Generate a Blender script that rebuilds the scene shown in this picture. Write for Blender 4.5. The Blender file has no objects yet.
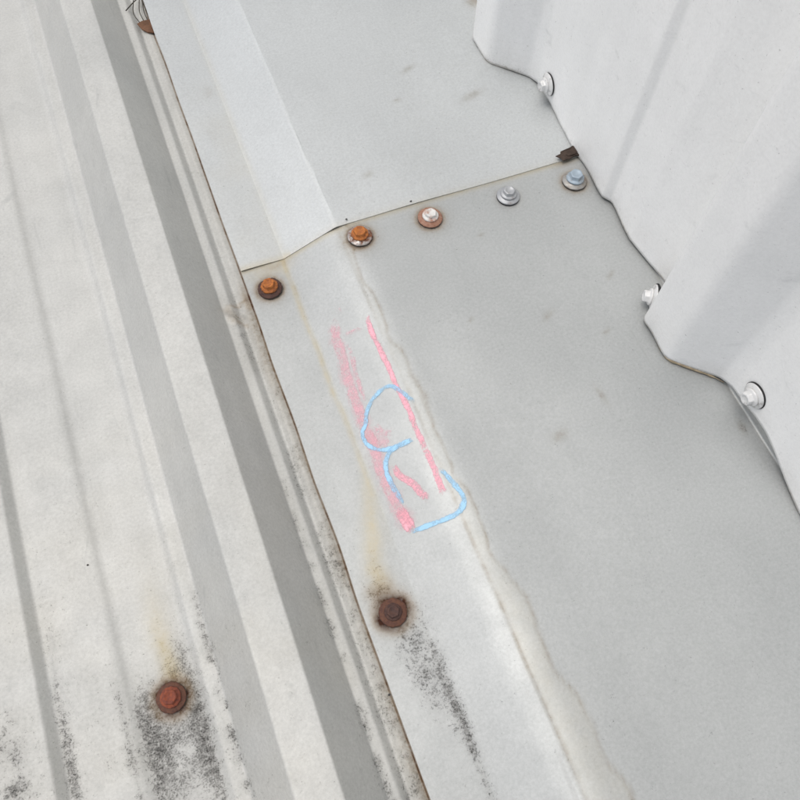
import bpy, bmesh, math, random
import numpy as np
from mathutils import Vector, Matrix
random.seed(7); np.random.seed(7)
scene = bpy.context.scene
C = scene.collection
U = 0.0007            # metres per design unit (all sizes below are in design units)

# ------------------------------------------------------------------ camera
cam_data = bpy.data.cameras.new('camera'); cam = bpy.data.objects.new('camera', cam_data); C.objects.link(cam)
scene.camera = cam
cam_data.sensor_width = 36.0; cam_data.lens = 36.0*780/800
cam_data.clip_start = 0.01; cam_data.clip_end = 200
AX = Matrix(((0.93227939, -0.31610456, 0.17587795), (-0.36100056, -0.84405808, 0.39654073), (0.02310287, -0.43317879, -0.90101187)))
right = AX @ Vector((1, 0, 0)); up = AX @ Vector((0, -1, 0)); back = AX @ Vector((0, 0, -1))
m3 = Matrix((right, up, back)).transposed()
cam.matrix_world = Matrix.Translation((0, 0, 600*U)) @ m3.to_4x4()
scene.render.resolution_x = 1024; scene.render.resolution_y = 1024

# ------------------------------------------------------------------ light
SUN_DIR = Vector((-0.32, 0.14, 0.93)).normalized()      # towards the light
sun_el = math.asin(SUN_DIR.z); sun_az = math.atan2(SUN_DIR.x, SUN_DIR.y)
w = bpy.data.worlds.new('World'); scene.world = w; w.use_nodes = True
wn = w.node_tree.nodes; wl = w.node_tree.links
sky = wn.new('ShaderNodeTexSky'); sky.sky_type = 'NISHITA'; sky.sun_disc = False
sky.sun_elevation = sun_el; sky.sun_rotation = sun_az
sky.air_density = 1.0; sky.dust_density = 4.0; sky.ozone_density = 1.0
hs = wn.new('ShaderNodeHueSaturation'); hs.inputs['Saturation'].default_value = 0.46
wl.new(sky.outputs[0], hs.inputs['Color']); wl.new(hs.outputs[0], wn['Background'].inputs['Color'])
wn['Background'].inputs['Strength'].default_value = 0.15
sd = bpy.data.lights.new('sun', 'SUN'); so = bpy.data.objects.new('sun', sd); C.objects.link(so)
sd.energy = 1.0; sd.angle = math.radians(40); sd.color = (1.0, 0.965, 0.91)
so.rotation_euler = SUN_DIR.to_track_quat('Z', 'Y').to_euler()
scene.view_settings.view_transform = 'Standard'; scene.view_settings.look = 'None'
scene.view_settings.gamma = 1.0; scene.view_settings.use_curve_mapping = False
scene.view_settings.exposure = -0.05
scene.cycles.max_bounces = 6; scene.cycles.diffuse_bounces = 4; scene.cycles.glossy_bounces = 3; scene.cycles.transparent_max_bounces = 8

# ------------------------------------------------------------------ helpers
def tag(o, label=None, cat=None, group=None, kind=None):
    if label: o['label'] = label
    if cat: o['category'] = cat
    if group: o['group'] = group
    if kind: o['kind'] = kind
    return o
def link(o, parent=None):
    C.objects.link(o)
    if parent is not None: o.parent = parent
    return o
def mesh_obj(name, verts, faces, mat, parent=None, smooth=True):
    me = bpy.data.meshes.new(name); me.from_pydata([tuple(v) for v in verts], [], faces); me.update()
    me.materials.append(mat)
    if smooth: me.polygons.foreach_set('use_smooth', [True]*len(me.polygons))
    return link(bpy.data.objects.new(name, me), parent)
def empty(name, loc, rot=None):
    e = bpy.data.objects.new(name, None); e.empty_display_size = 0.01; C.objects.link(e)
    e.location = loc
    if rot is not None: e.rotation_mode = 'QUATERNION'; e.rotation_quaternion = rot
    return e
def fillet(pts, radii, n=4):
    """round the corners of a polyline; radii = cut length per corner"""
    P = [np.array(p, float) for p in pts]; out = [P[0]]
    for i in range(1, len(P)-1):
        a, b, c = P[i-1], P[i], P[i+1]
        r = radii[i] if hasattr(radii, '__len__') else radii
        d1 = min(r, .45*np.linalg.norm(a-b)); d2 = min(r, .45*np.linalg.norm(c-b))
        p = b+(a-b)/np.linalg.norm(a-b)*d1; q = b+(c-b)/np.linalg.norm(c-b)*d2
        for t in np.linspace(0, 1, n+1): out.append((1-t)**2*p+2*t*(1-t)*b+t*t*q)
    out.append(P[-1]); return out
def resample(pts, step, lo=None, hi=None, axis=0, coarse=60):
    out = [pts[0]]
    for a, b in zip(pts[:-1], pts[1:]):
        L = np.linalg.norm(b-a); mid = (a[axis]+b[axis])/2
        ts = []
        if lo is None: n = max(1, int(math.ceil(L/step))); ts = [k/n for k in range(1, n+1)]
        else:
            # split at lo/hi
            cuts = sorted({0.0, 1.0} | {(q-a[axis])/(b[axis]-a[axis]) for q in (lo, hi) if abs(b[axis]-a[axis]) > 1e-9 and 0 < (q-a[axis])/(b[axis]-a[axis]) < 1})
            for c0, c1 in zip(cuts[:-1], cuts[1:]):
                pm = a[axis]+(b[axis]-a[axis])*(c0+c1)/2
                s = step if lo <= pm <= hi else coarse
                n = max(1, int(math.ceil(L*(c1-c0)/s))); ts += [c0+(c1-c0)*k/n for k in range(1, n+1)]
        out += [a+(b-a)*t for t in ts]
    return np.array(out)
def axis_samples(lo, hi, dlo, dhi, step, coarse):
    a = np.arange(lo, dlo, coarse) if lo < dlo else np.array([])
    b = np.arange(max(lo, dlo), min(hi, dhi), step); c = np.arange(min(hi, dhi), hi, coarse)
    return np.concatenate([a, b, c, [hi]])
_rng = np.random.RandomState(3)
_lat = _rng.rand(64, 64)
def vnoise(x, y, s):
    """smooth value noise in plain numpy, 0..1"""
    u = np.asarray(x)/s; v = np.asarray(y)/s
    iu = np.floor(u).astype(int); iv = np.floor(v).astype(int); fu = u-iu; fv = v-iv
    fu = fu*fu*(3-2*fu); fv = fv*fv*(3-2*fv)
    g = lambda a, b: _lat[a % 64, b % 64]
    return (g(iu, iv)*(1-fu)+g(iu+1, iv)*fu)*(1-fv)+(g(iu, iv+1)*(1-fu)+g(iu+1, iv+1)*fu)*fv
def grid_mesh(name, P, Q, fn, mat, stain=None, flip=False):
    """P = profile (n,2), Q = running axis samples; fn(p0,p1,q)->xyz arrays in design units"""
    n, m = len(P), len(Q)
    A = np.repeat(P, m, axis=0); q = np.tile(Q, n)
    x, y, z = fn(A[:, 0], A[:, 1], q)
    V = np.stack([x, y, z], 1)*U
    idx = np.arange(n*m).reshape(n, m)
    f = np.stack([idx[:-1, :-1], idx[1:, :-1], idx[1:, 1:], idx[:-1, 1:]], -1).reshape(-1, 4)
    if flip: f = f[:, ::-1]
    me = bpy.data.meshes.new(name)
    me.vertices.add(len(V)); me.vertices.foreach_set('co', V.ravel())
    me.loops.add(f.size); me.loops.foreach_set('vertex_index', f.ravel().astype(np.int32))
    me.polygons.add(len(f)); me.polygons.foreach_set('loop_start', np.arange(0, f.size, 4).astype(np.int32))
    me.polygons.foreach_set('loop_total', np.full(len(f), 4, np.int32))
    me.update(calc_edges=True); me.validate()
    me.polygons.foreach_set('use_smooth', np.ones(len(f), bool))
    if stain is not None:
        at = me.attributes.new('stain', 'FLOAT_COLOR', 'POINT')
        st = list(stain(x, y, z)); st[0] = 1-np.exp(-1.25*np.maximum(st[0], 0))
        s = np.clip(np.stack(st, 1), 0, 1).astype(np.float32)
        at.data.foreach_set('color', s.ravel())
    me.materials.append(mat)
    return bpy.data.objects.new(name, me)

# ------------------------------------------------------------------ materials
class NT:
    def __init__(self, name):
        self.mat = bpy.data.materials.new(name); self.mat.use_nodes = True
        self.nt = self.mat.node_tree; self.n = self.nt.nodes; self.l = self.nt.links
        self.bsdf = self.n['Principled BSDF']; self.out = self.n['Material Output']
        self.co = None
    def new(self, t, **kw):
        d = self.n.new(t)
        for k, v in kw.items(): setattr(d, k, v)
        return d
    def coords(self):
        if self.co is None:
            tc = self.new('ShaderNodeTexCoord'); mp = self.new('ShaderNodeMapping')
            mp.inputs['Scale'].default_value = (1/U/1000,)*3       # object space in units of 1000 design units
            self.l.new(tc.outputs['Object'], mp.inputs['Vector']); self.co = mp.outputs[0]
        return self.co
    def noise(self, scale, detail=3, rough=.55, dist=0, stretch=None, w=None):
        nz = self.new('ShaderNodeTexNoise'); nz.inputs['Scale'].default_value = scale
        nz.inputs['Detail'].default_value = detail; nz.inputs['Roughness'].default_value = rough
        nz.inputs['Distortion'].default_value = dist
        v = self.coords()
        if stretch:
            mp = self.new('ShaderNodeMapping'); mp.inputs['Scale'].default_value = stretch
            self.l.new(v, mp.inputs['Vector']); v = mp.outputs[0]
        if w is not None:
            nz.noise_dimensions = '4D'; self.l.new(w, nz.inputs['W'])
        self.l.new(v, nz.inputs['Vector']); return nz.outputs['Fac']
    def math(self, op, a, b=None, c=None, clamp=False):
        d = self.new('ShaderNodeMath', operation=op, use_clamp=clamp)
        for i, v in enumerate((a, b, c)):
            if v is None: continue
            if isinstance(v, (int, float)): d.inputs[i].default_value = v
            else: self.l.new(v, d.inputs[i])
        return d.outputs[0]
    def ramp(self, v, lo, hi, a=0., b=1.):
        d = self.new('ShaderNodeMapRange', clamp=True)
        d.inputs[1].default_value = lo; d.inputs[2].default_value = hi; d.inputs[3].default_value = a; d.inputs[4].default_value = b
        self.l.new(v, d.inputs[0]); return d.outputs[0]
    def mix(self, f, a, b, blend='MIX'):
        d = self.new('ShaderNodeMix', data_type='RGBA', blend_type=blend)
        for k, v in ((0, f), (6, a), (7, b)):
            if isinstance(v, (int, float)): d.inputs[k].default_value = v
            elif isinstance(v, tuple): d.inputs[k].default_value = v+(1,)
            else: self.l.new(v, d.inputs[k])
        return d.outputs[2]
    def bump(self, h, strength, dist, normal=None):
        b = self.new('ShaderNodeBump'); b.inputs['Strength'].default_value = strength; b.inputs['Distance'].default_value = dist
        self.l.new(h, b.inputs['Height'])
        if normal is not None: self.l.new(normal, b.inputs['Normal'])
        self.l.new(b.outputs[0], self.bsdf.inputs['Normal']); return b.outputs[0]

def sheet_material(name, base, alt, rough, spec=.45, grain=.05, stained=True, streak=(1, .12, 1), metal=0., scratch=(1.6, .07, 1), cloud=1.):
    t = NT(name); S = t.bsdf.inputs
    big = t.noise(7, 2, .6); mid = t.noise(38, 3, .6, .4); fine = t.noise(430, 2, .75)
    st = t.noise(60, 1, .6, 0, streak)
    col = t.mix(t.ramp(big, .35, .68), base, alt)
    k = t.math('ADD', t.math('MULTIPLY', t.ramp(mid, .3, .7), .06*cloud), t.math('MULTIPLY', t.ramp(fine, .25, .75), grain))
    k = t.math('ADD', k, t.math('MULTIPLY', t.ramp(st, .3, .7), .045*cloud))
    k = t.math('SUBTRACT', 1.0+.05+grain/2, k)
    g = t.new('ShaderNodeCombineColor')
    for i in range(3): t.l.new(k, g.inputs[i])
    col = t.mix(1.0, col, g.outputs[0], 'MULTIPLY')
    # sparse specks of dirt, hairline scratches and rubbed smears
    sp = t.noise(380, 1, .5)
    spm = t.math('MULTIPLY', t.ramp(sp, .79, .84), t.ramp(mid, .45, .62))
    col = t.mix(t.math('MULTIPLY', spm, .5), col, (.17, .165, .15))
    scr = t.noise(46, 1, .5, .25, scratch)
    col = t.mix(t.math('MULTIPLY', t.ramp(scr, .735, .77), t.ramp(big, .48, .6, 0, .35)), col, (.33, .335, .33))
    sm = t.noise(55, 3, .65, 1.2, (1, .45, 1)); col = t.mix(t.ramp(sm, .62, .80, 0, .34*cloud), col, (.29, .30, .30))
    rg = t.ramp(mid, .3, .7, rough-.02, rough+.04)
    if stained:
        at = t.new('ShaderNodeAttribute', attribute_name='stain'); sc = t.new('ShaderNodeSeparateColor')
        t.l.new(at.outputs['Color'], sc.inputs[0])
        mould, rust, cream = sc.outputs[0], sc.outputs[1], sc.outputs[2]; grime = at.outputs['Alpha']
        n1 = t.noise(200, 4, .72, .4); n2 = t.noise(760, 2, .7)
        # cream mineral stain
        cm = t.math('MULTIPLY', cream, t.ramp(n1, .25, .62, .55, 1.0), clamp=True)
        col = t.mix(cm, col, (.50, .44, .30))
        gm = t.math('MULTIPLY', grime, t.ramp(n1, .3, .65, .35, 1.0), clamp=True)
        col = t.mix(gm, col, (.25, .215, .165))
        # mould speckle: attribute lowers the threshold of a fine noise
        nn = t.math('ADD', t.math('MULTIPLY', n1, .5), t.math('MULTIPLY', n2, .5))
        col = t.mix(t.math('MULTIPLY', t.math('POWER', mould, 1.4), t.ramp(n1, .3, .7, .35, .85), clamp=True), col, (.17, .163, .15))
        th = t.math('SUBTRACT', .605, t.math('MULTIPLY', mould, .25))
        mm = t.math('MULTIPLY', t.math('SUBTRACT', nn, th), 5.0, clamp=True)
        mm = t.math('MULTIPLY', mm, t.ramp(n2, .3, .7, .55, .97), clamp=True)
        col = t.mix(mm, col, (.06, .058, .054))
        rm = t.math('MULTIPLY', rust, t.ramp(n1, .2, .6, .6, 1.15), clamp=True)
        rc = t.mix(t.ramp(rust, .25, .95), (.30, .20, .095), (.075, .030, .018))
        col = t.mix(rm, col, rc)
        rg = t.math('ADD', rg, t.math('MULTIPLY', t.math('ADD', mm, rm), .3), clamp=True)
    t.l.new(col, S['Base Color']); t.l.new(rg, S['Roughness'])
    S['Specular IOR Level'].default_value = spec; S['Metallic'].default_value = metal
    h = t.math('ADD', t.math('MULTIPLY', fine, .35), t.math('MULTIPLY', t.noise(120, 1, .5), .65))
    t.bump(h, .16, .0003)
    return t.mat

M = {}
M['roof'] = sheet_material('weathered_white_roof_paint', (.545, .545, .522), (.495, .499, .482), .64, .35, .20, metal=.32)
M['flash'] = sheet_material('grey_flashing_paint', (.44, .453, .449), (.405, .418, .414), .54, .45, .19, metal=.58, cloud=.35)
M['flash2'] = sheet_material('grey_flashing_paint_upper', (.535, .553, .552), (.50, .517, .516), .54, .45, .19, metal=.58, cloud=.35)
M['wall'] = sheet_material('white_wall_paint', (.87, .87, .86), (.83, .835, .825), .45, .45, .10, True, (1, 1, .10), cloud=.6, scratch=(1, .5, .08))

def screw_metal(name, clean, rusts, amount, metallic, rough_clean=.35):
    t = NT(name); S = t.bsdf.inputs
    oi = t.new('ShaderNodeObjectInfo'); wv = t.math('MULTIPLY', oi.outputs['Random'], 20)
    n1 = t.noise(130, 4, .65, .3, None, wv); n2 = t.noise(420, 3, .6, 0, None, wv)
    rc = t.mix(t.ramp(n2, .35, .65), rusts[0], rusts[1])
    f = t.ramp(t.math('ADD', t.math('MULTIPLY', n1, .8), t.math('MULTIPLY', n2, .2)), .72-amount*.5-.07, .72-amount*.5+.07)
    t.l.new(t.mix(f, clean, rc), S['Base Color'])
    t.l.new(t.math('MULTIPLY', t.math('SUBTRACT', 1, f), metallic), S['Metallic'])
    t.l.new(t.ramp(f, 0, 1, rough_clean, .8), S['Roughness'])
    t.bump(n2, .5, .0003)
    return t.mat
M['zinc'] = screw_metal('zinc_plated', (.40, .41, .42), ((.20, .17, .14), (.2, .13, .09)), .22, .35, .45)
M['zinc_blue'] = screw_metal('bluish_zinc', (.34, .41, .47), ((.25, .24, .22), (.2, .16, .12)), .2, .2, .5)
M['zinc_dull'] = screw_metal('dull_zinc', (.36, .35, .33), ((.20, .14, .10), (.26, .2, .15)), .3, .5, .5)
M['rust_orange'] = screw_metal('orange_rust', (.46, .17, .05), ((.50, .17, .035), (.26, .085, .03)), .8, 0, .6)
M['rust_half'] = screw_metal('half_rusted_zinc', (.55, .54, .52), ((.26, .10, .045), (.12, .05, .03)), .42, .75)
M['rust_brown'] = screw_metal('brown_rust', (.16, .075, .05), ((.085, .036, .026), (.14, .06, .035)), .8, 0, .6)
M['rust_dark'] = screw_metal('dark_rust', (.09, .05, .04), ((.06, .032, .028), (.10, .048, .035)), .8, 0, .55)
M['rust_red'] = screw_metal('red_rust', (.27, .075, .035), ((.28, .07, .03), (.15, .042, .028)), .8, 0, .6)
M['rust_pinkish'] = screw_metal('rusty_flange', (.42, .30, .25), ((.26, .12, .075), (.36, .21, .15)), .75, .2)
M['white_head'] = screw_metal('white_painted_head', (.66, .65, .62), ((.36, .15, .09), (.5, .3, .22)), .32, 0, .4)
M['white_screw'] = screw_metal('white_painted_screw', (.70, .70, .69), ((.22, .215, .21), (.40, .39, .37)), .24, .05, .3)
def plain(name, col, rough=.7, var=.25, scale=250, spec=.3):
    t = NT(name); S = t.bsdf.inputs
    n = t.noise(scale, 4, .6)
    t.l.new(t.mix(t.ramp(n, .3, .7), tuple(c*(1+var) for c in col), tuple(c*(1-var) for c in col)), S['Base Color'])
    S['Roughness'].default_value = rough; S['Specular IOR Level'].default_value = spec
    t.bump(n, .5, .0003); return t.mat
M['rubber'] = plain('black_rubber', (.02, .02, .021), .6)
M['rubber_grey'] = plain('aged_grey_rubber', (.07, .062, .055), .7)
M['tan'] = plain('tan_sealant', (.33, .27, .185), .8, .3, 180)
M['leaf'] = plain('dry_brown_leaf', (.15, .075, .042), .75, .35, 160)
M['scrap'] = plain('dark_brown_scrap', (.05, .034, .026), .8, .5, 140)
M['stem'] = plain('dark_dry_stem', (.055, .05, .04), .8)
M['grit'] = plain('dark_grit', (.06, .058, .055), .85)
def chalk(name, col, cover, gain=3.2):
    t = NT(name); S = t.bsdf.inputs
    uv = t.new('ShaderNodeUVMap'); mp = t.new('ShaderNodeMapping'); mp.inputs['Scale'].default_value = (1, 1, 1)
    t.l.new(uv.outputs[0], mp.inputs['Vector'])
    n = t.new('ShaderNodeTexNoise'); n.inputs['Scale'].default_value = .22; n.inputs['Detail'].default_value = 5; n.inputs['Roughness'].default_value = .7
    st = t.new('ShaderNodeMapping'); st.inputs['Scale'].default_value = (.18, 1, 1); t.l.new(uv.outputs[0], st.inputs['Vector'])
    t.l.new(st.outputs[0], n.inputs['Vector'])
    n2 = t.new('ShaderNodeTexNoise'); n2.inputs['Scale'].default_value = .55; n2.inputs['Detail'].default_value = 4; t.l.new(uv.outputs[0], n2.inputs['Vector'])
    at = t.new('ShaderNodeAttribute', attribute_name='press')
    nn = t.math('ADD', t.math('MULTIPLY', n.outputs[0], .55), t.math('MULTIPLY', n2.outputs[0], .45))
    n3 = t.new('ShaderNodeTexNoise'); n3.inputs['Scale'].default_value = .11; n3.inputs['Detail'].default_value = 2; t.l.new(uv.outputs[0], n3.inputs['Vector'])
    nn = t.math('ADD', nn, t.math('MULTIPLY', t.math('SUBTRACT', n3.outputs[0], .5), .55))
    th = t.math('SUBTRACT', .80, t.math('MULTIPLY', at.outputs['Fac'], .62))
    a = t.math('MULTIPLY', t.math('SUBTRACT', nn, th), gain, clamp=True)
    a = t.math('MULTIPLY', a, cover)
    t.l.new(t.mix(t.ramp(n2.outputs[0], .3, .7), col, tuple(c*.93 for c in col)), S['Base Color'])
    S['Roughness'].default_value = .95; S['Specular IOR Level'].default_value = .1
    t.l.new(a, S['Alpha']); return t.mat
M['pink'] = chalk('pink_chalk', (1.0, .50, .58), .96)
M['pink_soft'] = chalk('pink_chalk_rubbed', (1.0, .58, .65), .85, 2.2)
M['pink_haze'] = chalk('pink_chalk_dust', (1.0, .60, .66), .55, 1.8)
M['blue'] = chalk('blue_chalk', (.42, .69, .92), .97)

# ------------------------------------------------------------------ stain masks (design units)
def G(x, y, cx, cy, rx, ry, a=0):
    c, s = math.cos(a), math.sin(a); u = (x-cx)*c+(y-cy)*s; v = -(x-cx)*s+(y-cy)*c
    return np.exp(-(u/rx)**2-(v/ry)**2)
def sm(x, a, b):
    t = np.clip((x-a)/(b-a), 0, 1); return t*t*(3-2*t)
def band(y, lo, hi, s=20): return sm(y, lo-s, lo+s)*(1-sm(y, hi-s, hi+s))
def ring(x, y, cx, cy, r, s): return np.exp(-((np.maximum(0, np.hypot(x-cx, y-cy)-r))/s)**2)

def roof_stain(x, y, z):
    n = vnoise(x, y, 9); n2 = vnoise(x+50, y, 24); n3 = vnoise(x, y+70, 5)
    mould = np.zeros_like(x); rust = np.zeros_like(x); cream = np.zeros_like(x); grime = np.zeros_like(x)
    pan = band(x, -147, -103, 2)
    # around and below the screw in the pan
    mould += pan*band(y, 28, 108, 18)*(.42+.45*n)*sm(n2, .05, .5)
    mould += G(x, y, -126, 76, 19, 24)*.75*(.3+n)
    mould += G(x, y, -107.5, 90, 7.5, 44)*1.15*(.6+.5*n) + G(x, y, -104, 35, 3, 45)*.5
    mould += G(x, y, -141, 72, 6, 40)*.72*(.5+.6*n) + G(x, y, -156.5, 70, 2.4, 45)*.8*(.5+.6*n)
    # foot of the small rib at the left
    mould += np.exp(-((x+196.2)/3.2)**2)*(1-sm(y, 75, 165))*1.05*(.65+.5*n) + np.exp(-((x+194)/5)**2)*(1-sm(y, 120, 260))*.25
    mould += G(x, y, -229, 108, 11, 18)*.75*n + G(x, y, -226, 78, 9, 16)*.85*n + G(x, y, -240, 60, 22, 50)*.35*n
    # foot of the tall rib, left then right
    mould += np.exp(-((x+87.5)/3.4)**2)*(1-sm(y, 110, 210))*.85*sm(n, .2, .7)
    mould += np.exp(-((x-1.5)/3.2)**2)*(1-sm(y, 130, 300))*.80*sm(n, .15, .7)
    mould += np.exp(-((x-13.5)/3.2)**2)*(.30+.35*sm(-y, -420, -200))*(.2+1.0*n2)*(.4+.8*n)
    mould += np.exp(-((x-20)/5.0)**2)*(1-sm(y, 150, 330))*.30*n
    # general light specks low in the frame
    mould += (1-sm(y, 60, 330))*.16*n2*(x < -60)
    # brown dirt along the flashing edge
    grime += np.exp(-((x-24)/5)**2)*(.25+.75*(1-sm(y, 380, 440)))*(.45+.6*n2)
    grime += np.exp(-((x-12)/14)**2)*band(y, 330, 425, 22)*.30*n
    rust += G(x, y, 14, 403, 12, 1.6, .25)*.42+G(x, y, 12, 383, 9, 1.8, -.6)*.36+G(x, y, 24, 405, 3.5, 12)*.45+G(x, y, 7, 392, 5, 10, .5)*.22+G(x, y, 20, 330, 3.5, 35)*.20*n2+G(x, y, 26, 780, 6, 8)*.3
    rust += np.exp(-((x-25.6-(vnoise(y, y*0+5, 55)-.5)*1.6)/.75)**2)*(.62+.45*n)  # dark gap under the flashing edge, its shade painted as a thin brown line
    mould += np.exp(-((x-21)/4.5)**2)*(1-sm(y, 250, 430))*.62*n3*(.3+n2)+np.exp(-((x-9)/4)**2)*band(y, 340, 410, 15)*.35*n3
    # screw halo and yellow run
    rust += ring(x, y, -121.5, 100.4, 11.2, 4.4)*(.45+.55*n3)+G(x, y, -121.5, 104, 13, 14)*.16*n3
    mould += G(x, y, -119, 122, 8, 20)*.30*n3
    cream += G(x, y, -117.5, 128, 6.5, 26, .12)*.70*(.4+.9*n3) + G(x, y, -118, 116, 6, 10)*.5+G(x, y, -118, 160, 9, 34)*.25
    cream += .10*n2*(1-sm(y, 150, 420))
    grime += G(x, y, -172, 258, 3, 18)*.0
    return mould, rust, cream, grime

SMUDGE = [(259.8, 281.9, 6, 3, .5), (267, 197, 2.2, 9, .1), (219.7, 177, 6, 4, .2), (361, 131.5, 3.0, 5, .0), (253.6, 596, 8, 3, .4), (228, 560, 4, 2, 0), (300, 540, 12, 4, .3),
          (168, 480, 5, 3, .2), (330, 300, 5, 2, .6), (300, 250, 4, 2, .3), (195, 300, 3, 1.5, .8), (240, 380, 3, 2, 0)]
def flash_stain(x, y, z):
    n = vnoise(x, y, 8); n2 = vnoise(x+30, y, 22); n3 = vnoise(x, y+20, 45)
    mould = np.zeros_like(x); rust = np.zeros_like(x); cream = np.zeros_like(x); grime = np.zeros_like(x)
    low = y < 433
    # crease between edge strip and upstand
    wob = (n2-.5)*2.2
    cream += low*np.exp(-((x-66.0-wob)/2.3)**2)*(.30+.45*sm(y, 150, 330))*sm(y, 120, 220)*(.5+.6*n)
    grime += low*np.exp(-((x-67.2-wob)/.9)**2)*.30*sm(y, 150, 260)*n
    # lap edge
    cream += low*np.exp(-((432-y)/3.0)**2)*(.45+.25*n2)
    cream += low*G(x, y, 52, 424, 20, 6)*.55*(.4+.8*n)
    grime += low*np.exp(-((431.5-y)/1.3)**2)*.35
    rust += low*G(x, y, 60, 428, 12, 2.5)*.28 + low*G(x, y, 350, 429, 12, 3)*.25
    # screw in the edge strip, run of yellow above, mould below
    rust += low*(ring(x, y, 47.3, 98.6, 10.8, 5.6)*(.45+.6*n)+G(x, y, 45, 113, 11, 13)*.55*(.2+1.1*n))
    cream += low*(G(x, y, 50, 150, 8, 34, -.28)*.60*(.5+.7*n)+G(x, y, 47, 125, 7, 12)*.55+G(x, y, 60, 185, 5, 28, -.2)*.35)
    mould += low*(G(x, y, 42, 117, 9, 14)*.55+G(x, y, 49, 138, 5, 6)*.42*n)
    cx = np.where(y > 70, 66-(y-70)*.22, 66)
    mould += low*np.exp(-((x-cx)/4.0)**2)*band(y, -12, 66, 16)*1.25*(.55+.6*n)
    mould += low*(G(x, y, 54, 60, 11, 26)*.70*(.5+.7*n)+G(x, y, 60, 90, 14, 22)*.30+G(x, y, 58, 30, 12, 22)*.30+G(x, y, 47, 78, 9, 8)*.40*n)
    mould += low*np.exp(-((x-66)/3.5)**2)*(1-sm(y, -30, 0))*.45
    # fold at the foot of the wide flat: two water lines with tan silt between
    w1 = 120.5+(n3-.5)*2; w2 = 137+(n3-.5)*9+(n2-.5)*7+(n-.5)*2.5-sm(y, 0, 320)*9+9*(1-sm(y, -90, 30))
    inn = sm(x, w1-1.5, w1+1.5)*(1-sm(x, w2-1.5, w2+1.5))
    cream += low*inn*(.07+.09*(1-sm(y, 40, 200)))*(.6+.6*n)
    grime += low*(np.exp(-((x-w1)/1.6)**2)*(.30+.36*(1-sm(y, 90, 260)))*(.4+.8*n)+np.exp(-((x-w2)/1.6)**2)*(.32+.45*n))
    # halos
    for (cx_, cy_, k) in ((136.3, 415.3, .72), (203.2, 412.4, .62), (281, 411, .06), (347.4, 406, .45), (46.1, 406.3, .6)):
        rust += low*ring(x, y, cx_, cy_, 11, 3.2)*k
        grime += low*ring(x, y, cx_, cy_, 11, 9)*k*.55
    for (cx_, cy_, rx, ry, a) in SMUDGE: grime += G(x, y, cx_, cy_, rx, ry, a)*.55
    mould += G(x, y, 361, 131.5, 3.2, 5)*.5
    # upper sheet: pale cream drift on the edge strip
    cream += (~low)*(np.exp(-((x-69)/3.2)**2)*.16 + band(x, 30, 68, 4)*band(y, 432, 640, 60)*.16*n2)
    cream += (~low)*np.exp(-((y-433)/5)**2)*(.18+.35*(x < 75))
    grime += (~low)*(G(x, y, 46, 600, 4, 12)*.25*n+G(x, y, 58, 660, 5, 9)*.2+G(x, y, 42, 480, 8, 10)*.18*n+G(x, y, 355, 668, 7, 10)*.5)
    rust += (~low)*G(x, y, 360, 668, 7, 8)*.35
    # slightly darker line where the sheet meets the wall
    grime += np.exp(-((x-371)/3)**2)*.16
    return mould, rust, cream, grime

def wall_stain(x, y, z):
    n = vnoise(y, z, 7); n2 = vnoise(y+40, z, 20); h = z-32
    mould = np.exp(-(np.maximum(h, 0)/5)**2)*.30*n*n2*2
    grime = np.exp(-(np.maximum(h, 0)/2.2)**2)*(.15+.5*n2*n2)+np.exp(-(np.maximum(h, 0)/28)**2)*.10*n2  # edge dirt, plus the shadow line along the cut edge put into the colour
    rust = np.exp(-(np.maximum(h, 0)/2)**2)*.35*sm(n2, .6, .9)
    cream = np.exp(-(np.maximum(h, 0)/40)**2)*.07*n2
    return mould, rust, cream, grime
# ------------------------------------------------------------------ corrugated roof
def rib_unit(c):   # features of one repeat, c = centre of the tall rib
    return [(c-61, 0), (c-54.5, 4), (c-44, 4), (c-13.5, 48), (c+16, 48), (c+41.5, 5), (c+49.5, 4.6), (c+55.5, -1.5), (c+61.5, 2.0)]
def minor_unit(c):
    return [(c-76, 0), (c-69, 4), (c-30, 4), (c-23.5, 11), (c+23.5, 11), (c+30, 4), (c+60, 3), (c+77, 2.6), (c+83, 0)]
prof = []; rad = []
for k in range(-7, 2):
    prof += minor_unit(-230+377*k); rad += [2, 2, 1.5, 1.2, 1.2, 1.5, 2, 2]
    prof += rib_unit(-41.5+377*k); rad += [2, 2, 4, 1.6, 1.6, 6, 4, 3.5, 3]
keep = [i for i, p in enumerate(prof) if p[0] < 120]
prof = [(prof[0][0]-20, 0)]+[prof[i] for i in keep]+[(470, 2)]; rad = [0]+[rad[i] for i in keep]+[0]
PR = resample(fillet(prof, rad), 2.4, -290, 30, 0, 50)
xs_ = np.arange(15.5, 30, .6)
PR = np.concatenate([PR, np.stack([xs_, np.interp(xs_, PR[:, 0], PR[:, 1])], 1)]); PR = PR[np.argsort(PR[:, 0], kind='stable')]
PR = PR[np.concatenate([[True], np.diff(PR[:, 0]) > 1e-4])]
YS = axis_samples(-1500, 3600, -40, 960, 2.6, 60)
def roof_fn(a, b, q):
    near = np.exp(-((q-392)/9)**2)                               # crumpled spot beside the lap of the flashing
    dz = near*np.exp(-((a-10)/8)**2)*3.6*np.sin(q*.42+a*.35)
    return a+(vnoise(a, q, 140)-.5)*.9, q, b+dz+(vnoise(a, q, 90)-.5)*.14
roof = link(grid_mesh('corrugated_roof', PR, YS, roof_fn, M['roof'], roof_stain))
tag(roof, 'weathered white corrugated metal roof with tall rib and black mould specks', 'roof')

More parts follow.
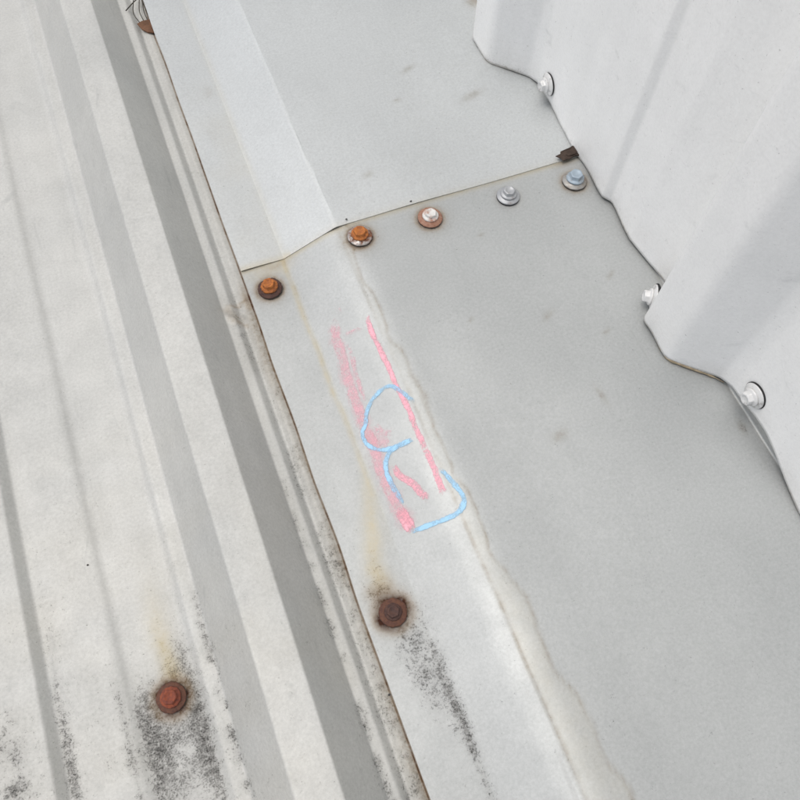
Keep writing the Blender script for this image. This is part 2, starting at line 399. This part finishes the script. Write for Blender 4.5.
# ------------------------------------------------------------------ flashing sheets
FP = [(26.5, 6), (67.5, 6), (119, 30), (371.5, 30), (371.5, 150)]
FPf = fillet(FP, [0, 0.02, 2.6, 2.4, 0], 6)
FR_UP = resample(FPf, 2.4)                                          # crisp fold of the upper sheet
FR = resample(fillet(FP, [0, 0.02, 18, 2.4, 0], 12), 2.4)            # softer bend of the lower sheet
def zflash(x):
    return 6.0 if x < 67.5 else (6+(x-67.5)/51.5*24 if x < 119 else 30.0)
def flash_fn(off):
    def fn(a, b, q):
        flat = sm(a, 125, 190)*(1-sm(a, 330, 368))*(b < 31)
        dz = (vnoise(a, q, 95)-.5)*2.6*flat + (vnoise(a+300, q, 60)-.5)*.8*(a < 120)
        e = np.exp(-((a-26.5)/7)**2)
        ex = (vnoise(q, q*0+5, 55)-.5)*1.6*e
        return a+ex, q, b+off*(.75+1.1*(1-sm(a, 30, 75))+.35*np.exp(-((a-200)/30)**2))+dz
    return fn
def flashing(name, lo, hi, dlo, dhi, off, mat, FR):
    ys = axis_samples(lo, hi, dlo, dhi, 2.6, 60)
    o = grid_mesh(name, FR, ys, flash_fn(off), mat, flash_stain); link(o)
    sol = o.modifiers.new('thickness', 'SOLIDIFY'); sol.thickness = 0.8*U; sol.offset = -1
    es = o.modifiers.new('crisp', 'EDGE_SPLIT'); es.split_angle = math.radians(19); es.use_edge_angle = True
    return o
lower = flashing('flashing_sheet', -1500, 462, -140, 462, 0, M['flash'], FR)
tag(lower, 'lower grey flashing sheet with pink and blue chalk marks on its fold', 'flashing', 'roof to wall flashing sheets')
upper = flashing('flashing_sheet', 433, 3600, 433, 860, 1.0, M['flash2'], FR_UP)
tag(upper, 'upper plain grey flashing sheet lapped above the row of four screws', 'flashing', 'roof to wall flashing sheets')

# ------------------------------------------------------------------ wall cladding
WP = [(20, 369)]
def wall_unit(y0):   # y0 = camera-side corner of a tall crown; runs towards +Y
    return [(y0-44, 368), (y0-37, 366), (y0-32, 364), (y0, 333), (y0+41, 332.5), (y0+54, 367), (y0+60, 371.0), (y0+119, 363.0), (y0+124, 363.4), (y0+163, 366.6), (y0+170.5, 361.8)]
wp = []
for k in range(-5, 9): wp += wall_unit(208+368*k)
wp = [(wp[0][0]-60, 368)]+wp
WR = fillet(wp, [0]+[3, 3, 3, 6.5, 6.5, 4, 3, 1.6, 2, 2.2, 2.2]*14, 5); WR = np.array(WR)
WR = resample(list(WR), 3.0, -60, 800, 0, 40)
zs = np.concatenate([np.arange(0, 24, 3.), np.arange(24, 420, 14), np.arange(420, 4201, 90)])
def wall_fn(a, b, q):
    y = a; lift = 32.5 + 1.6*(vnoise(y, y*0+9, 34)-.5)*2 + .8*(vnoise(y, y*0+2, 9)-.5)
    lift = lift + 12.5*np.exp(-((y-122)/36)**2) + 3.0*np.exp(-((y-516)/16)**2)-2*np.exp(-((y-445)/30)**2)
    z = lift + q*(4200-lift)/4200
    wob = (vnoise(y, q, 60)-.5)*1.6 + (vnoise(y, q+500, 22)-.5)*.5
    flare = np.exp(-(q/7)**2)*(vnoise(y, y*0+40, 26)-.5)*2.6
    return b+wob*.35+flare, y, z
wall = grid_mesh('wall_cladding', WR, zs, wall_fn, M['wall'], wall_stain, True); link(wall)
sol = wall.modifiers.new('thickness', 'SOLIDIFY'); sol.thickness = 1.9*U; sol.offset = -1
tag(wall, 'white ribbed metal wall cladding standing on the grey flashing', 'wall')

# tan foam/sealant bead squeezed out under the nearer crown
def tube(name, pts, rad, mat, parent=None, seg=8, taper=None):
    P = [Vector(p) for p in pts]; V = []; F = []
    for i, p in enumerate(P):
        d = (P[min(i+1, len(P)-1)]-P[max(i-1, 0)]).normalized()
        a = d.orthogonal().normalized() if i == 0 else (pa-d*pa.dot(d)).normalized()
        pa = a; b = d.cross(a); r = rad*(taper(i/(len(P)-1)) if taper else 1)
        for k in range(seg):
            t = 2*math.pi*k/seg; V.append((p+(a*math.cos(t)+b*math.sin(t))*r)*U)
    for i in range(len(P)-1):
        for k in range(seg):
            F.append((i*seg+k, i*seg+(k+1) % seg, (i+1)*seg+(k+1) % seg, (i+1)*seg+k))
    F.append(tuple(range(seg))[::-1]); F.append(tuple((len(P)-1)*seg+k for k in range(seg)))
    return mesh_obj(name, V, F, mat, parent)
seal_pts = fillet([(334.5, 228, 32), (333.2, 212, 31.6), (338.0, 203, 31.6), (360.5, 181, 32), (367, 171, 32.5)], 8, 9)
s_ = tube('sealant_bead', seal_pts, 2.0, M['tan'], wall, 8, lambda t: .30+.55*math.sin(math.pi*t)**2+.22*math.sin(t*23+1)*math.sin(t*9))
s_['label'] = 'tan sealant squeezed out under the nearest wall rib'

# ------------------------------------------------------------------ screws
def lathe(prof, seg=40, jitter=0.0, hexr=None):
    V = []; F = []
    for (r, z) in prof:
        for k in range(seg):
            t = 2*math.pi*k/seg; rr = r*(1+jitter*(random.random()-.5))
            V.append(Vector((rr*math.cos(t), rr*math.sin(t), z+jitter*r*.25*(random.random()-.5)))*U)
    n = len(prof)
    for i in range(n-1):
        for k in range(seg): F.append((i*seg+k, i*seg+(k+1) % seg, (i+1)*seg+(k+1) % seg, (i+1)*seg+k))
    F.append(tuple((n-1)*seg+k for k in range(seg))); F.append(tuple(range(seg))[::-1])
    return V, F
def hex_head(r, h, z0, jit=0.0, flange=0):
    """hexagonal head with chamfered rim and slightly dished top, on a round flange"""
    V = []; F = []; seg = 48
    def hr(t, amt):
        a = (t+math.pi/6) % (math.pi/3)-math.pi/6
        return (1-amt)+amt*math.cos(math.pi/6)/math.cos(a)
    rows = [(flange, z0, 0), (flange, z0+1.0, 0), (flange*.93, z0+1.6, 0), (r*1.08, z0+2.0, .9), (r, z0+2.4, 1), (r, z0+h-1.3, 1), (r*.97, z0+h-.6, .85), (r*.86, z0+h, .35), (r*.62, z0+h, .1), (r*.5, z0+h-.7, 0), (r*.12, z0+h-.8, 0)]
    for (rr, z, amt) in rows:
        for k in range(seg):
            t = 2*math.pi*k/seg; q = rr*hr(t, amt)*(1+jit*(random.random()-.5))
            V.append(Vector((q*math.cos(t), q*math.sin(t), z+jit*1.2*(random.random()-.5)))*U)
    for i in range(len(rows)-1):
        for k in range(seg): F.append((i*seg+k, i*seg+(k+1) % seg, (i+1)*seg+(k+1) % seg, (i+1)*seg+k))
    F.append(tuple((len(rows)-1)*seg+k for k in range(seg))); F.append(tuple(range(seg))[::-1])
    return V, F
def screw(loc, normal, head, washer, label, group, rubber='rubber_grey', R=10.8, hh=5.2, hr=5.6, jit=.03, spin=0., rubber_off=(0, 0), dome=2.0, tilt=None, rub=1.0):
    n = Vector(normal).normalized()
    q = n.to_track_quat('Z', 'Y') if abs(n.z) < .999 else Vector((0, 0, 1)).rotation_difference(n)
    from mathutils import Quaternion
    q = q @ Quaternion((0, 0, 1), spin)
    if tilt: q = Quaternion(Vector(tilt[0]), tilt[1]) @ q
    e = empty('roofing_screw', Vector(loc)*U, q)
    V, F = lathe([(R*.93*rub, -.6), (R*1.0*rub, .3), (R*.99*rub, 1.4), (R*.9, 1.9)], 40, jit*.5)
    o = mesh_obj('rubber_seal', [v+Vector((rubber_off[0], rubber_off[1], 0))*U for v in V], F, M[rubber], e)
    V, F = lathe([(R*.90, 1.2), (R, 1.5), (R*1.0, 2.1), (R*.96, 2.5), (R*.72, 2.4+dome*.55), (R*.60, 2.4+dome), (R*.2, 2.5+dome)], 44, jit)
    mesh_obj('washer', V, F, M[washer], e)
    V, F = hex_head(hr, hh, 2.2+dome, jit, hr*1.32)
    mesh_obj('hex_head', V, F, M[head], e)
    V, F = lathe([(1.0, -26), (2.2, -20), (2.3, 2)], 12); mesh_obj('shank', V, F, M['zinc_dull'], e)
    return tag(e, label, 'screw', group)
up_ = (0, 0, 1); g1 = 'screws in the roof and flashing'; g2 = 'screws in the wall'
screw((46.3, 405.5, 6.3), (-.06, .02, 1), 'rust_orange', 'rust_dark', 'orange topped rusty screw at the corner of the flashing lap', g1, 'rubber_grey', 10.9, 6.0, 5.8, .10, .3, dome=2.6)
screw((136.3, 415.3, 30.2), (0, 0, 1), 'rust_orange', 'rust_half', 'screw with orange head on shiny washer, first of the row of four', g1, 'rubber_grey', 11.2, 5.4, 5.9, .06, .1)
screw((203.2, 412.4, 30.2), (.03, 0, 1), 'white_head', 'rust_pinkish', 'screw with pale head on a rusty washer, second of the row of four', g1, 'rubber_grey', 11.4, 5, 5.6, .05, .6)
screw((281.1, 411.1, 30.2), (0, 0, 1), 'zinc', 'zinc', 'clean silver screw, third of the row of four', g1, 'rubber', 10.8, 5.6, 5.8, .02, .2)
screw((347.4, 406.0, 30.2), (.02, .03, 1), 'zinc_blue', 'zinc_dull', 'bluish grey screw against the wall below the dark scrap', g1, 'rubber_grey', 11.6, 6.4, 6.4, .04, .9, dome=2.6)
screw((47.3, 98.6, 6.3), (0, 0, 1), 'rust_dark', 'rust_brown', 'dark brown rusted screw in the flashing below the chalk', g1, 'rubber_grey', 10.6, 4, 5.0, .07, .5, dome=1.2)
screw((-121.5, 100.4, .3), (0, 0, 1), 'rust_red', 'rust_brown', 'red rusted screw in the roof among black mould', g1, 'rubber_grey', 10.6, 4.6, 5.6, .07, .15, dome=1.6)
screw((366.8, 509.0, 51.5), (-1, .04, 0), 'white_screw', 'white_screw', 'white screw low in the wall near the top of the picture', g2, 'rubber', 11.0, 6.0, 5.6, .008, .2)
screw((349.0, 259.5, 42.0), (-.86, .52, .02), 'white_screw', 'white_screw', 'white screw seen edge on at the side of the nearer wall rib', g2, 'rubber', 11.0, 6.5, 5.6, .008, .4, rubber_off=(0, 0), rub=1.10)
screw((367.0, 144.2, 60.0), (-1, 0, 0), 'white_screw', 'white_screw', 'white wall screw just right of the nearer rib, its black seal showing', g2, 'rubber', 10.8, 6.4, 5.8, .008, .1, rubber_off=(0, 0), rub=1.05)

# ------------------------------------------------------------------ chalk marks on the lower sheet
def catmull(P, n=10):
    P = [np.array(p, float) for p in P]
    if len(P) < 3: return [P[0]+(P[-1]-P[0])*t for t in np.linspace(0, 1, 8)]
    Q = [2*P[0]-P[1]]+P+[2*P[-1]-P[-2]]; out = []
    for i in range(1, len(Q)-2):
        a, b, c, d = Q[i-1:i+3]
        for t in np.arange(0, 1, 1/n):
            out.append(.5*(2*b+(c-a)*t+(2*a-5*b+4*c-d)*t*t+(3*b-a-3*c+d)*t**3))
    out.append(P[-1]); return out
def zsurf(x, y):
    x = np.asarray([x]); y = np.asarray([y])
    zp = np.interp(x, FR[:, 0][FR[:, 1] < 30.5], FR[:, 1][FR[:, 1] < 30.5])
    return float(flash_fn(0)(x, zp, y)[2][0])
def stroke(name, pts, width, mat, press, label, lift):
    P = catmull(pts); n = len(P); K = 5; V = []; F = []; PV = []; UVv = []; s = 0
    for i, p in enumerate(P):
        d = P[min(i+1, n-1)]-P[max(i-1, 0)]; d /= np.linalg.norm(d); nr = np.array([-d[1], d[0]])
        if i: s += np.linalg.norm(p-P[i-1])
        t = i/(n-1); wd = width*(.82+.36*vnoise(np.array([s]), np.array([width*7.]), 9)[0])
        for k in range(K):
            v = k/(K-1)*2-1; q = p+nr*v*wd/2
            V.append((q[0]*U, q[1]*U, (zsurf(q[0], q[1])+lift)*U))
            end = min(1, t*(n-1)/5., (1-t)*(n-1)/5.)
            pr = press[0]*(1-t)+press[1]*t
            PV.append(pr*(.25+.75*(1-v*v)**.5)*(.45+.55*end)); UVv.append((s, v*wd/2+lift*400))
    for i in range(n-1):
        for k in range(K-1): F.append((i*K+k, (i+1)*K+k, (i+1)*K+k+1, i*K+k+1))
    o = mesh_obj(name, V, F, M[mat], lower); me = o.data
    a = me.attributes.new('press', 'FLOAT', 'POINT'); a.data.foreach_set('value', PV)
    uv = me.uv_layers.new(name='UVMap')
    for l in me.loops: uv.data[l.index].uv = UVv[l.vertex_index]
    o['label'] = label; return o
PA = [[114.2, 338.5], [112.5, 320.2], [113.6, 299.9], [114.0, 280.9], [113.8, 261.0], [115.3, 242.2], [114.4, 225.2], [114.9, 204.7], [115.2, 187.8], [114.8, 173.1], [114.2, 164.7]]
PB = [[88.8, 350.5], [84.1, 331.7], [83.0, 312.9], [80.2, 292.1], [79.5, 269.0], [79.5, 252.5], [79.0, 225.5], [78.3, 205.7], [79.0, 181.0], [81.0, 162.8], [82.2, 149.5]]
PC = [[92.2, 325.0], [89.6, 303.4], [87.4, 284.2], [86.9, 266.1]]
PD = [[82.3, 243.5], [87.1, 231.1], [95.3, 224.9]]
PE = [[87.8, 208.0], [89.8, 194.6], [96.7, 183.2], [99.4, 174.3], [102.4, 164.9]]
PF = [[94.0, 361.2], [95.2, 350.8]]
PG = [[89.0, 331.7], [98.9, 329.1], [110.3, 329.2]]
PH = [[80.0, 172], [81.5, 161], [82.4, 149.5]]
BA = [[123.0, 243.2], [119.0, 251.9], [113.9, 261.3], [109.0, 267.9], [100.1, 267.9], [91.0, 263.5], [83.9, 256.4], [80.2, 248.1], [75.1, 242.2], [75.1, 232.5], [80.6, 223.6], [90.4, 218.6], [101.3, 217.2], [109.7, 216.7]]
BB = [[100.2, 217.9], [90.1, 216.5], [83.7, 210.3], [81.3, 200.8], [81.8, 188.5], [83.2, 178.7], [83.1, 171.1]]
BC = [[118.0, 188.0], [122.0, 177.0], [125.6, 165.4], [126.7, 154.8], [119.4, 147.5], [109.8, 146.9], [96.7, 148.1], [81.1, 150.1]]
stroke('chalk_stroke', PB, 22, 'pink_haze', (.66, .80), 'wide veil of rubbed pink chalk dust', .20)
stroke('chalk_stroke', PB, 13, 'pink_soft', (.74, .92), 'broad rubbed pink chalk stroke along the fold', .28)
stroke('chalk_stroke', PC, 6.5, 'pink_soft', (.68, .80), 'thin faint pink chalk streak', .36)
stroke('chalk_stroke', PD, 22, 'pink_soft', (.84, .74), 'pink chalk smear inside the blue loop', .40)
stroke('chalk_stroke', PE, 8.5, 'pink', (.66, .95), 'short pink chalk dash', .44)
stroke('chalk_stroke', PF, 8.0, 'pink_soft', (.66, .66), 'small pink chalk dab', .44)
stroke('chalk_stroke', PG, 8.0, 'pink_soft', (.62, .62), 'faint pink chalk cross streak', .48)
stroke('chalk_stroke', PH, 12, 'pink', (.7, 1.0), 'dense pink chalk patch at the end of the rubbed stroke', .50)
stroke('chalk_stroke', PA, 6.8, 'pink', (.86, .9), 'solid pink chalk line beside the fold', .54)
stroke('chalk_stroke', BA, 5.4, 'blue', (.78, .98), 'round pale blue chalk loop', .62)
stroke('chalk_stroke', BB, 5.8, 'blue', (1.0, .84), 'curved pale blue chalk tail below the loop', .70)
stroke('chalk_stroke', BC, 6.4, 'blue', (.84, 1.05), 'hooked pale blue chalk stroke at the bottom', .62)

# ------------------------------------------------------------------ debris
def flake(name, outline, thick, mat, parent, bend=lambda u, v: 0):
    """lumpy slab from an outline: top and bottom fans with ridges"""
    n = len(outline); c = np.mean(outline, axis=0); V = []; F = []
    rings = (1.0, .72, .4)
    for side in (1, -1):
        for r in rings:
            for p in outline:
                q = c+(np.array(p)-c)*r; h = thick*(1-.35*r)*(.5 if side < 0 else 1)*side*.5+thick*.5+(random.random()-.5)*thick*.35
                V.append((q[0]*U, q[1]*U, (h+bend(*q))*U))
    for s in (0, 1):
        b = s*3*n
        for i in range(2):
            for k in range(n):
                f = (b+i*n+k, b+i*n+(k+1) % n, b+(i+1)*n+(k+1) % n, b+(i+1)*n+k); F.append(f if s == 0 else f[::-1])
        f = tuple(b+2*n+k for k in range(n)); F.append(f if s == 0 else f[::-1])
    for k in range(n): F.append((k, 3*n+k, 3*n+(k+1) % n, (k+1) % n))
    return mesh_obj(name, V, F, mat, parent, False)
e = empty('dry_leaf_scrap', Vector((21, 778, 1.2))*U)
flake('leaf_blade', [(-9, 10), (-3, 11.5), (4, 11), (8.0, 11), (8.3, 4), (8.4, -4), (8.5, -11), (4, -10.5), (-1, -7), (-6, 0)], 2.4, M['leaf'], e, lambda u, v: 1.0+.04*u+.05*abs(v))
for (x0, x1, x2) in ((-6, -10, -3), (-1, -3, 3), (3, 2, 6), (6, 5, 4)):
    tube('stem', fillet([(x0, 11, 3), (x1, 24, 5.5), (x2, 44+random.random()*6, 6)], 9, 6), .5, M['stem'], e, 6)
tube('stem', fillet([(-16, 30, 6), (-6, 36, 9), (8, 50, 7)], 6, 5), .6, M['stem'], e, 6)
tag(e, 'brown dry leaf scrap with thin stems caught beside the flashing edge', 'leaf scrap')
e = empty('torn_scrap', Vector((356, 436, 31.8))*U)
flake('torn_piece', [(-14, 1), (-10, -3), (-9.5, -6), (-2, -6), (4, -4.5), (9, -5.5), (11.5, -2), (11, 4), (10.5, 8), (4, 6.5), (0, 6), (-7, 4.5), (-8, 2)], 2.2, M['scrap'], e, lambda u, v: .8+.05*abs(u))
flake('torn_layer', [(-8, 3), (-2, -3), (6, -3.5), (10, 0), (9, 6), (1, 4)], 1.4, M['scrap'], e, lambda u, v: 2.4+.06*u)
tag(e, 'dark brown torn scrap lodged at the lap next to the wall', 'scrap')
def grit(x, y, z, r, label):
    bm = bmesh.new(); bmesh.ops.create_icosphere(bm, subdivisions=2, radius=r*U)
    for v in bm.verts: v.co = Vector((v.co.x*(1.2), v.co.y*.9, v.co.z*.7))*(1+.5*(random.random()-.5))
    me = bpy.data.meshes.new('grit_speck'); bm.to_mesh(me); bm.free(); me.materials.append(M['grit'])
    o = link(bpy.data.objects.new('grit_speck', me)); o.location = Vector((x, y, z))*U
    return tag(o, label, 'grit', 'loose specks of dark grit')
grit(193.6, 436, 32.0, .9, 'dark grit speck on the lap edge above the second screw')
grit(131, 437, 32, .8, 'tiny grit speck on the lap above the orange headed screw')
grit(-157.5, 216, 3.2, .7, 'lone dark grit speck on the roof pan left of the ribs')
grit(24.4, 46, 6.4, .9, 'dark grit speck wedged at the flashing edge beside the tall rib')
